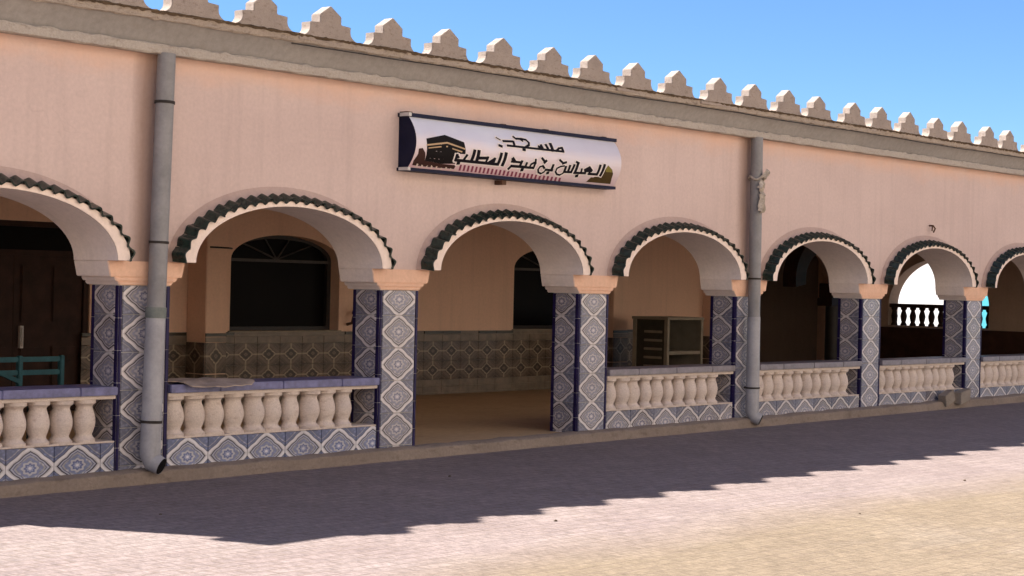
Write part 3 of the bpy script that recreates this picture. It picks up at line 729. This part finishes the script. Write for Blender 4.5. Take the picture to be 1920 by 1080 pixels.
# ------------------------------------------------------------------ sign
SG = empty('name_sign', (1.5, 0, 2.78)); tag(SG, 'bulging white name sign with black Arabic lettering above the entrance', 'sign')
SX0, SX1, SZ, SH = -.061, 3.03, 2.78, .235
def sy(z): t = (z-SZ)/SH; return -.12-.105*max(0, 1-t*t)
OFF = Vector((-1.5, 0, -2.78))
def sgl(name, m, mat, smooth=False): 
    me = m.mesh(name, mat, smooth, fix=False) if name not in ('frame', 'case') else m.mesh(name, mat, smooth)
    o = link(name, me, SG); o.location = OFF; return o
m = MB(); N = 14; zz = [SZ-SH+2*SH*i/N for i in range(N+1)]
for a, b in zip(zz, zz[1:]): m.quad([(SX0, sy(a), a), (SX1, sy(a), a), (SX1, sy(b), b), (SX0, sy(b), b)])
sgl('face', m, M['print'], True)
m = MB()
for X in (SX0+.001, SX1-.001): m.quad([(X, sy(z)+.002, z) for z in zz]+[(X, .002, SZ+SH), (X, .002, SZ-SH)])
m.quad([(SX0, .002, SZ+SH), (SX1, .002, SZ+SH), (SX1, .002, SZ-SH), (SX0, .002, SZ-SH)]); sgl('case', m, M['navy'])
for z0, z1 in ((SZ+SH-.004, SZ+SH+.030), (SZ-SH-.026, SZ-SH+.004)):
    m = MB(); m.box(SX0-.02, SX1+.02, -.142, -.002, z0, z1); sgl('frame', m, M['navy'])
    for X in (SX0-.018,): m = MB(); m.box(X-.006, X+.03, -.146, -.03, z0+.004, z1+.003); sgl('corner_cap', m, M['steel'])
for X, Z in ((-.02, 3.05), (1.3, 3.045), (1.95, 3.045), (2.9, 3.045), (1.32, 2.50)):
    m = MB(); m.box(X-.03, X+.03, -.10, -.0, Z-.03, Z+.012); sgl('mounting_bolt', m, M['rust'])
STROKES=[(0.0214,[(2.741,2.75),(2.716,2.643)]),(0.0205,[(2.67,2.741),(2.653,2.649)]),(0.0177,[(2.657,2.65),(2.517,2.647)]),(0.0214,[(2.437,2.68),(2.5,2.708),(2.543,2.68),(2.447,2.675)]),(0.0168,[(2.527,2.672),(2.517,2.647)]),(0.0168,[(2.461,2.65),(2.287,2.644)]),(0.0158,[(2.382,2.686),(2.388,2.649)]),(0.0214,[(2.335,2.615),(2.354,2.618)]),(0.0158,[(2.276,2.751),(2.317,2.741)]),(0.0214,[(2.305,2.743),(2.291,2.644)]),(0.0186,[(2.248,2.718),(2.231,2.648)]),(0.0186,[(2.182,2.707),(2.178,2.648)]),(0.0186,[(2.122,2.693),(2.121,2.642)]),(0.0158,[(2.24,2.647),(2.121,2.642)]),(0.0121,[(2.118,2.647),(2.111,2.627),(2.075,2.609),(2.027,2.613),(1.99,2.636),(1.99,2.669),(2.037,2.69),(2.093,2.7)]),(0.0158,[(2.008,2.752),(2.067,2.725)]),(0.0168,[(2.06,2.722),(2.113,2.737)]),(0.0186,[(1.922,2.697),(1.915,2.643)]),(0.0158,[(1.932,2.646),(1.825,2.646)]),(0.0205,[(1.873,2.617),(1.888,2.619)]),(0.0121,[(1.832,2.645),(1.814,2.621),(1.785,2.605),(1.739,2.614),(1.713,2.64),(1.728,2.668),(1.767,2.679)]),(0.0149,[(1.763,2.68),(1.8,2.659)]),(0.0177,[(1.731,2.751),(1.774,2.724)]),(0.0186,[(1.777,2.711),(1.801,2.731)]),(0.014,[(1.575,2.656),(1.584,2.684),(1.621,2.7),(1.651,2.695)]),(0.0149,[(1.637,2.733),(1.644,2.695)]),(0.0158,[(1.639,2.681),(1.636,2.65)]),(0.0168,[(1.639,2.651),(1.493,2.649)]),(0.0168,[(1.516,2.691),(1.507,2.65)]),(0.0186,[(1.496,2.651),(1.299,2.648)]),(0.0177,[(1.302,2.648),(1.28,2.62)]),(0.0224,[(1.474,2.622),(1.489,2.624)]),(0.0186,[(1.438,2.702),(1.424,2.651)]),(0.0233,[(1.295,2.718),(1.327,2.695)]),(0.0158,[(1.286,2.69),(1.435,2.691)]),(0.0233,[(1.187,2.76),(1.172,2.649)]),(0.0214,[(1.118,2.753),(1.102,2.651)]),(0.0196,[(1.109,2.651),(0.503,2.651)]),(0.0186,[(0.972,2.662),(1.033,2.698)]),(0.0186,[(1.036,2.7),(1.03,2.657)]),(0.0168,[(0.98,2.661),(1.036,2.658)]),(0.0242,[(0.792,2.754),(0.79,2.661)]),(0.0205,[(0.805,2.69),(0.934,2.699)]),(0.0158,[(0.935,2.707),(0.923,2.659)]),(0.0224,[(0.732,2.754),(0.717,2.659)]),(0.0168,[(0.636,2.706),(0.607,2.66)]),(0.0196,[(0.499,2.699),(0.499,2.653)]),(0.014,[(0.499,2.699),(0.53,2.677)]),(0.0224,[(0.546,2.627),(0.562,2.629)]),(0.0205,[(2.054,2.878),(2.064,2.841)]),(0.0145,[(1.951,2.838),(2.003,2.868),(2.054,2.876)]),(0.0157,[(2.068,2.84),(1.21,2.838)]),(0.0253,[(1.886,2.902),(1.899,2.839)]),(0.0217,[(1.808,2.887),(1.829,2.846)]),(0.0205,[(1.729,2.878),(1.747,2.843)]),(0.0181,[(1.686,2.863),(1.73,2.851)]),(0.0157,[(1.335,2.932),(1.364,2.916),(1.449,2.921),(1.516,2.916),(1.546,2.891),(1.538,2.867),(1.485,2.844)]),(0.0121,[(1.426,2.914),(1.457,2.9)]),(0.0181,[(1.439,2.815),(1.467,2.814)]),(0.0157,[(1.157,2.877),(1.304,2.884)]),(0.0193,[(1.308,2.882),(1.315,2.844)]),(0.0084,[(1.065,2.905),(1.115,2.885)]),(0.0181,[(1.087,2.83),(1.122,2.823)])]
PRINTS={'black':[[(0.069,2.818),(0.331,2.872),(0.586,2.822),(0.61,2.749),(0.613,2.713),(0.476,2.709),(0.455,2.649),(0.517,2.618),(0.339,2.606),(0.105,2.62)]],'brown':[[(-0.025,2.571),(-0.039,2.61),(-0.014,2.67),(-0.022,2.72),(0.027,2.729),(0.077,2.687),(0.105,2.62),(0.339,2.606),(0.542,2.607),(0.541,2.572),(0.192,2.568)]],'gold':[[(0.072,2.766),(0.35,2.808),(0.599,2.767),(0.6,2.753),(0.349,2.792),(0.074,2.751)],[(0.102,2.739),(0.271,2.764),(0.273,2.753),(0.104,2.729)],[(0.337,2.77),(0.359,2.771),(0.36,2.759),(0.338,2.759)],[(0.421,2.758),(0.567,2.737),(0.561,2.724),(0.423,2.746)]],'crowd':[[(0.027,2.56),(0.022,2.591),(0.047,2.584),(0.046,2.554)],[(0.092,2.559),(0.092,2.584),(0.118,2.575),(0.112,2.553)],[(0.157,2.558),(0.162,2.576),(0.177,2.582),(0.177,2.552)],[(0.223,2.557),(0.218,2.588),(0.249,2.573),(0.243,2.551)],[(0.289,2.556),(0.288,2.581),(0.309,2.58),(0.309,2.55)],[(0.355,2.555),(0.36,2.573),(0.382,2.571),(0.376,2.549)],[(0.422,2.553),(0.417,2.585),(0.442,2.578),(0.443,2.548)],[(0.49,2.552),(0.489,2.578),(0.516,2.569),(0.511,2.547)],[(0.558,2.551),(0.562,2.57),(0.578,2.576),(0.579,2.545)]],'pillar':[[(0.59,2.616),(0.617,2.616),(0.639,2.563),(0.612,2.563)],[(0.646,2.615),(0.673,2.615),(0.696,2.563),(0.668,2.563)],[(0.703,2.614),(0.73,2.614),(0.752,2.562),(0.725,2.562)],[(0.76,2.613),(0.788,2.613),(0.81,2.561),(0.782,2.562)],[(0.818,2.612),(0.845,2.612),(0.867,2.561),(0.839,2.561)],[(0.875,2.61),(0.903,2.61),(0.925,2.56),(0.897,2.56)],[(0.933,2.609),(0.961,2.609),(0.983,2.559),(0.955,2.56)],[(0.992,2.608),(1.02,2.608),(1.041,2.559),(1.013,2.559)],[(1.051,2.607),(1.079,2.607),(1.1,2.558),(1.071,2.558)],[(1.11,2.605),(1.138,2.605),(1.159,2.557),(1.13,2.557)],[(1.169,2.604),(1.197,2.604),(1.218,2.557),(1.189,2.557)],[(1.228,2.603),(1.257,2.603),(1.277,2.556),(1.249,2.556)],[(1.288,2.602),(1.317,2.602),(1.337,2.555),(1.308,2.555)],[(1.349,2.6),(1.378,2.6),(1.398,2.555),(1.369,2.555)],[(1.409,2.599),(1.438,2.599),(1.458,2.554),(1.429,2.554)],[(1.47,2.598),(1.499,2.598),(1.519,2.553),(1.49,2.553)],[(1.532,2.596),(1.561,2.596),(1.58,2.553),(1.551,2.553)],[(1.593,2.595),(1.623,2.595),(1.642,2.552),(1.612,2.552)],[(1.655,2.594),(1.685,2.594),(1.703,2.551),(1.674,2.551)],[(1.717,2.592),(1.747,2.592),(1.765,2.55),(1.736,2.551)],[(1.78,2.591),(1.81,2.591),(1.828,2.55),(1.798,2.55)],[(1.843,2.59),(1.873,2.59),(1.891,2.549),(1.861,2.549)],[(1.906,2.589),(1.937,2.588),(1.954,2.548),(1.924,2.548)],[(1.97,2.587),(2.0,2.587),(2.018,2.548),(1.987,2.548)],[(2.034,2.586),(2.065,2.586),(2.081,2.547),(2.051,2.547)],[(2.098,2.584),(2.129,2.584),(2.146,2.546),(2.115,2.546)]],'dome':[[(2.549,2.569),(2.584,2.617),(2.757,2.618),(2.769,2.706),(2.805,2.752),(2.882,2.713),(2.918,2.672),(2.929,2.615),(2.955,2.57)]],'domelight':[[(2.769,2.706),(2.805,2.752),(2.882,2.713),(2.901,2.685),(2.79,2.683)]]}
def on_face(x, z, d): return (x, sy(z)-d, z)
def stroke(m, pts, w, d, ext=1.0):
    n = len(pts)
    for i in range(n-1):
        (x0, z0), (x1, z1) = pts[i], pts[i+1]; k = 5
        dx, dz = (x1-x0)/1.4, z1-z0; L = math.hypot(dx, dz) or 1e-6; ex, ez = dx/L*w*.35*1.4, dz/L*w*.35
        x0, z0, x1, z1 = x0-ex, z0-ez, x1+ex, z1+ez; ox, oz = -dz/L*w/2*1.4, dx/L*w/2
        for q in range(k):
            a, b = q/k, (q+1)/k
            A = (x0+(x1-x0)*a, z0+(z1-z0)*a); C = (x0+(x1-x0)*b, z0+(z1-z0)*b)
            dd_ = d+.00012*(i % 3)
            m.quad([on_face(A[0]-ox, A[1]-oz, dd_), on_face(C[0]-ox, C[1]-oz, dd_), on_face(C[0]+ox, C[1]+oz, dd_), on_face(A[0]+ox, A[1]+oz, dd_)])
def fillpoly(m, poly, d):
    bm = bmesh.new(); vs = [bm.verts.new((x, 0, z)) for x, z in poly]; bm.faces.new(vs)
    bmesh.ops.triangulate(bm, faces=bm.faces); bmesh.ops.subdivide_edges(bm, edges=bm.edges, cuts=3, use_grid_fill=True); bmesh.ops.triangulate(bm, faces=bm.faces)
    for f in bm.faces: m.quad([on_face(v.co.x, v.co.z, d) for v in f.verts])
    bm.free()
for i, (nm, d_) in enumerate((('pillar', .0012), ('dome', .0012), ('domelight', .0018), ('brown', .0014), ('black', .002), ('gold', .0028), ('crowd', .0024))):
    m = MB()
    for q, poly in enumerate(PRINTS[nm]): fillpoly(m, poly, d_)
    sgl({'pillar': 'printed_colonnade', 'dome': 'printed_dome', 'domelight': 'printed_dome', 'brown': 'printed_buildings', 'black': 'printed_shrine', 'gold': 'printed_band', 'crowd': 'printed_crowd'}[nm], m, M['p_'+nm])
def word_of(st_):
    if max(p[1] for p in st_[1]) >= 2.785: return 0
    c = sum(p[0] for p in st_[1])/len(st_[1])
    if len(st_[1]) == 2 and st_[1][0][0] > 1.0 and st_[1][1][0] < .6: return 1
    return 1 if c < 1.24 else 2 if c < 1.69 else 3 if c < 1.96 else 4
groups = [('word', [q for q in STROKES if word_of(q) == w_]) for w_ in range(5)]
for nm, gr in groups:
    h = MB(); t = MB()
    for i, (w, pts) in enumerate(gr):
        stroke(h, pts, w*1.35+.022, .0034+.00003*i); stroke(t, pts, w*1.38, .0062+.00003*i)
    hl = sgl('lettering_outline', h, M['halo']); sgl('lettering', t, M['ink'])

# cable under the slab edge
c = MB(); c.tube([(x, -.214+.002*math.sin(x*3), 3.497+.005*math.sin(x*1.7)+.003*math.sin(x*5.1)) for x in [-1.6+.4*i for i in range(42)]], .0048, 6)
o = link('cable', c.mesh('cable', M['cable'], True)); tag(o, 'thin dark cable strung along under the roof edge', 'cable')

# ------------------------------------------------------------------ loose things
# turquoise bench behind the first balustrade
bn = empty('bench', (-2.6, 2.0, 0)); tag(bn, 'turquoise wooden bench behind the leftmost balustrade', 'bench')
def bpart(nm, x0, x1, y0, y1, z0, z1): m = MB(); m.box(x0, x1, y0, y1, z0, z1); return link(nm, m.mesh(nm, M['turq'], False, .006), bn)
for x in (-.62, -.085, .35): bpart('back_post', x-.022, x+.022, -.03, .02, 0, .785)
for x in (-.62, .35): bpart('front_leg', x-.022, x+.022, .42, .47, 0, .43)
for z in (.73, .615): bpart('back_rail', -.62, .37, -.018, .008, z, z+.045)
for y in (.0, .11, .22, .33): bpart('seat_slat', -.64, .39, y+.03, y+.125, .43, .455)
m = MB(); m.tube([(-.60, -.03, .76), (-.10, -.03, .56)], .026, 4); link('brace', m.mesh('brace', M['turq']), bn)
# open cabinet in the gallery
cb = empty('open_cabinet', (9.75, 3.6, 0)); tag(cb, 'cream open-fronted cabinet with two shelves standing in the gallery', 'cabinet')
def cpart(nm, mat, x0, x1, y0, y1, z0, z1): m = MB(); m.box(x0, x1, y0, y1, z0, z1); return link(nm, m.mesh(nm, M[mat], False, .005), cb)
cpart('top_panel', 'cabinet', -.46, .46, -.03, .62, 1.05, 1.09); cpart('side_panel', 'cabinet', .42, .455, 0, .6, 0, 1.05); cpart('back_panel', 'cabdark', -.42, .42, .57, .6, .0, 1.05)
cpart('shelf', 'cabinet', -.42, .42, -.012, .57, .55, .60); cpart('bottom_panel', 'cabinet', -.42, .42, -.012, .57, .06, .10)
for x in (-.455, .40): cpart('front_post', 'cabinet', x, x+.055, -.02, .04, 0, 1.05)
cpart('back_post', 'cabinet', -.455, -.40, .54, .60, 0, 1.05); cpart('side_panel', 'cabdark', -.435, -.425, .04, .54, 0, 1.05)
for i in range(11): cpart('louvre', 'cabinet' if i % 2 else 'cabdark', -.452, -.436, .08, .40, .30+i*.062, .335+i*.062)
# two leaning concrete blocks on the curb
for k, (x, wd, tilt, lab) in enumerate(((10.66, .22, -.42, 'left of two rough concrete blocks leaning on the curb'), (11.08, .42, -.12, 'wider, right-hand concrete block lying on the curb by a pier'))):
    m = MB(); m.box(-wd/2, wd/2, -.07, .05, 0, .155)
    for q in range(len(m.v)): m.v[q] = tuple(c_+random.uniform(-.009, .009) for c_ in m.v[q])
    o = link('concrete_block', m.mesh('concrete_block', M['stone'], False, .006), None, mat=Matrix.Translation((x, -.12, gz(x)+.085)) @ Matrix.Rotation(tilt, 4, 'Y') @ Matrix.Rotation(.15*(k*2-1), 4, 'Z'))
    tag(o, lab, 'block', 'concrete blocks on the curb')
# cardboard on the rail of the second bay
m = MB(); n = 26; top = []
for i in range(n):
    t = 2*math.pi*i/n; r = random.uniform(.86, 1.08)
    top.append((.43*math.cos(t)*r, .27*math.sin(t)*r))
for i in range(n):
    a, b = top[i], top[(i+1) % n]
    za, zb = [(.012+.012*random.random()-(.02 if p[1] < -.13 else 0)) for p in (a, b)]
zr = [.012+.014*random.random()-(.035 if p_[1] < -.17 else 0) for p_ in top]
for i in range(n):
    k2 = (i+1) % n
    m.quad([(0, 0, .028), (*top[i], zr[i]), (*top[k2], zr[k2])]); m.quad([(0, 0, .004), (*top[k2], zr[k2]-.008), (*top[i], zr[i]-.008)]); m.quad([(*top[i], zr[i]), (*top[i], zr[i]-.008), (*top[k2], zr[k2]-.008), (*top[k2], zr[k2])])
o = link('cardboard_sheet', m.mesh('cardboard_sheet', M['card'], True), None, (-2.14, .10, .6405)); tag(o, 'torn brown cardboard sheet lying on the balustrade rail', 'cardboard')
# small fixture by the arched window, hook on the wall
m = MB(); m.tube([(4.36, YB-.01, .95), (4.36, YB-.10, .97), (4.36, YB-.12, 1.04), (4.40, YB-.12, 1.10)], .02, 7); m.lathe([(.03, 0), (.06, .03), (.05, .07), (.02, .09)], 9)
for q in range(len(m.v)-36, len(m.v)): v = m.v[q]; m.v[q] = (v[0]+4.40, v[1]+YB-.13, v[2]+1.06)
o = link('wall_lamp', m.mesh('wall_lamp', M['rust'], True)); tag(o, 'small rusty fixture on the gallery wall beside the arched window', 'fixture')
m = MB(); m.tube([(10.25, .0, 2.43), (10.25, -.06, 2.43), (10.27, -.08, 2.39), (10.24, -.07, 2.34)], .012, 6); m.tube([(10.25, -.05, 2.43), (10.22, -.06, 2.36)], .01, 6)
o = link('hook', m.mesh('hook', M['rust'], True)); tag(o, 'small rusty hook on the pink wall above an arch', 'hook')
# wire on the gallery wall
m = MB(); m.tube([(1.78, YB-.35, 1.86), (2.05, YB-.35, 1.858), (2.4, YB-.012, 1.86)], .010, 6); o = link('wire', m.mesh('wire', M['cable'])); tag(o, 'dark wire running to the arched window in the gallery', 'wire')

# ------------------------------------------------------------------ sunlit yard beyond the gallery
m = MB(); m.box(25.0, 25.4, 6.95, 26, -.3, 2.7); m.box(24.96, 25.44, 6.9, 26.05, 2.7, 2.8); o = link('yard_wall', m.mesh('yard_wall', M['white'], False, .02)); tag(o, 'white sunlit wall seen through the far arch', 'wall')
m = MB(); m.box(25.0, 25.4, -1.0, 6.92, -.3, 2.6); m.box(24.97, 25.43, -1.05, 6.92, 2.6, 2.7); o = link('yard_wall', m.mesh('yard_wall', M['teal'], False, .02)); tag(o, 'turquoise sunlit wall seen past the far arch', 'wall')

# ------------------------------------------------------------------ unseen houses added behind the viewer to bounce warm light onto the facade
M['sandhouse'] = m_plaster('sand_house_plaster', (.78, .68, .56), (.84, .74, .61))
for k, (x0, x1, H, lab) in enumerate(((-34, -13.2, 11.0, 'tall sand coloured house across the plaza, left of three'), (-13, 8.8, 12.0, 'tallest sand coloured house across the plaza, middle of three'), (9, 32, 10.6, 'lowest sand coloured house across the plaza, right of three'))):
    h = empty('house', ((x0+x1)/2, -15.8, 0)); tag(h, lab, 'house', 'houses across the plaza'); c = (x0+x1)/2
    m = MB(); m.box(x0-c, x1-c, -7, 0, -.5, H); link('wall', m.mesh('wall', M['sandhouse']), h)
    m = MB(); m.box(x0-c-.02, x1-c+.02, -7.02, .08, H+.002, H+.30); link('parapet', m.mesh('parapet', M['merlon'], False, .02), h)
    n = 5
    for i in range(n):
        xx = x0-c+(x1-x0)*(i+.5)/n
        for z in ((1.1, 4.4, 7.7) if i != 2 else (4.4, 7.7)):
            m = MB(); m.box(xx-.62, xx+.62, .002, .07, z-.07, z+1.57); w = link('window', m.mesh('window', M['wood'], False, .01), h)
            m = MB(); m.box(xx-.52, xx+.52, .06, .075, z+.03, z+1.47); link('pane', m.mesh('pane', M['glass']), w)
    m = MB(); xx = x0-c+(x1-x0)*.5; m.box(xx-.7, xx+.7, .002, .09, gz(c)-.1, 2.4); link('door', m.mesh('door', M['turq'], False, .02), h)
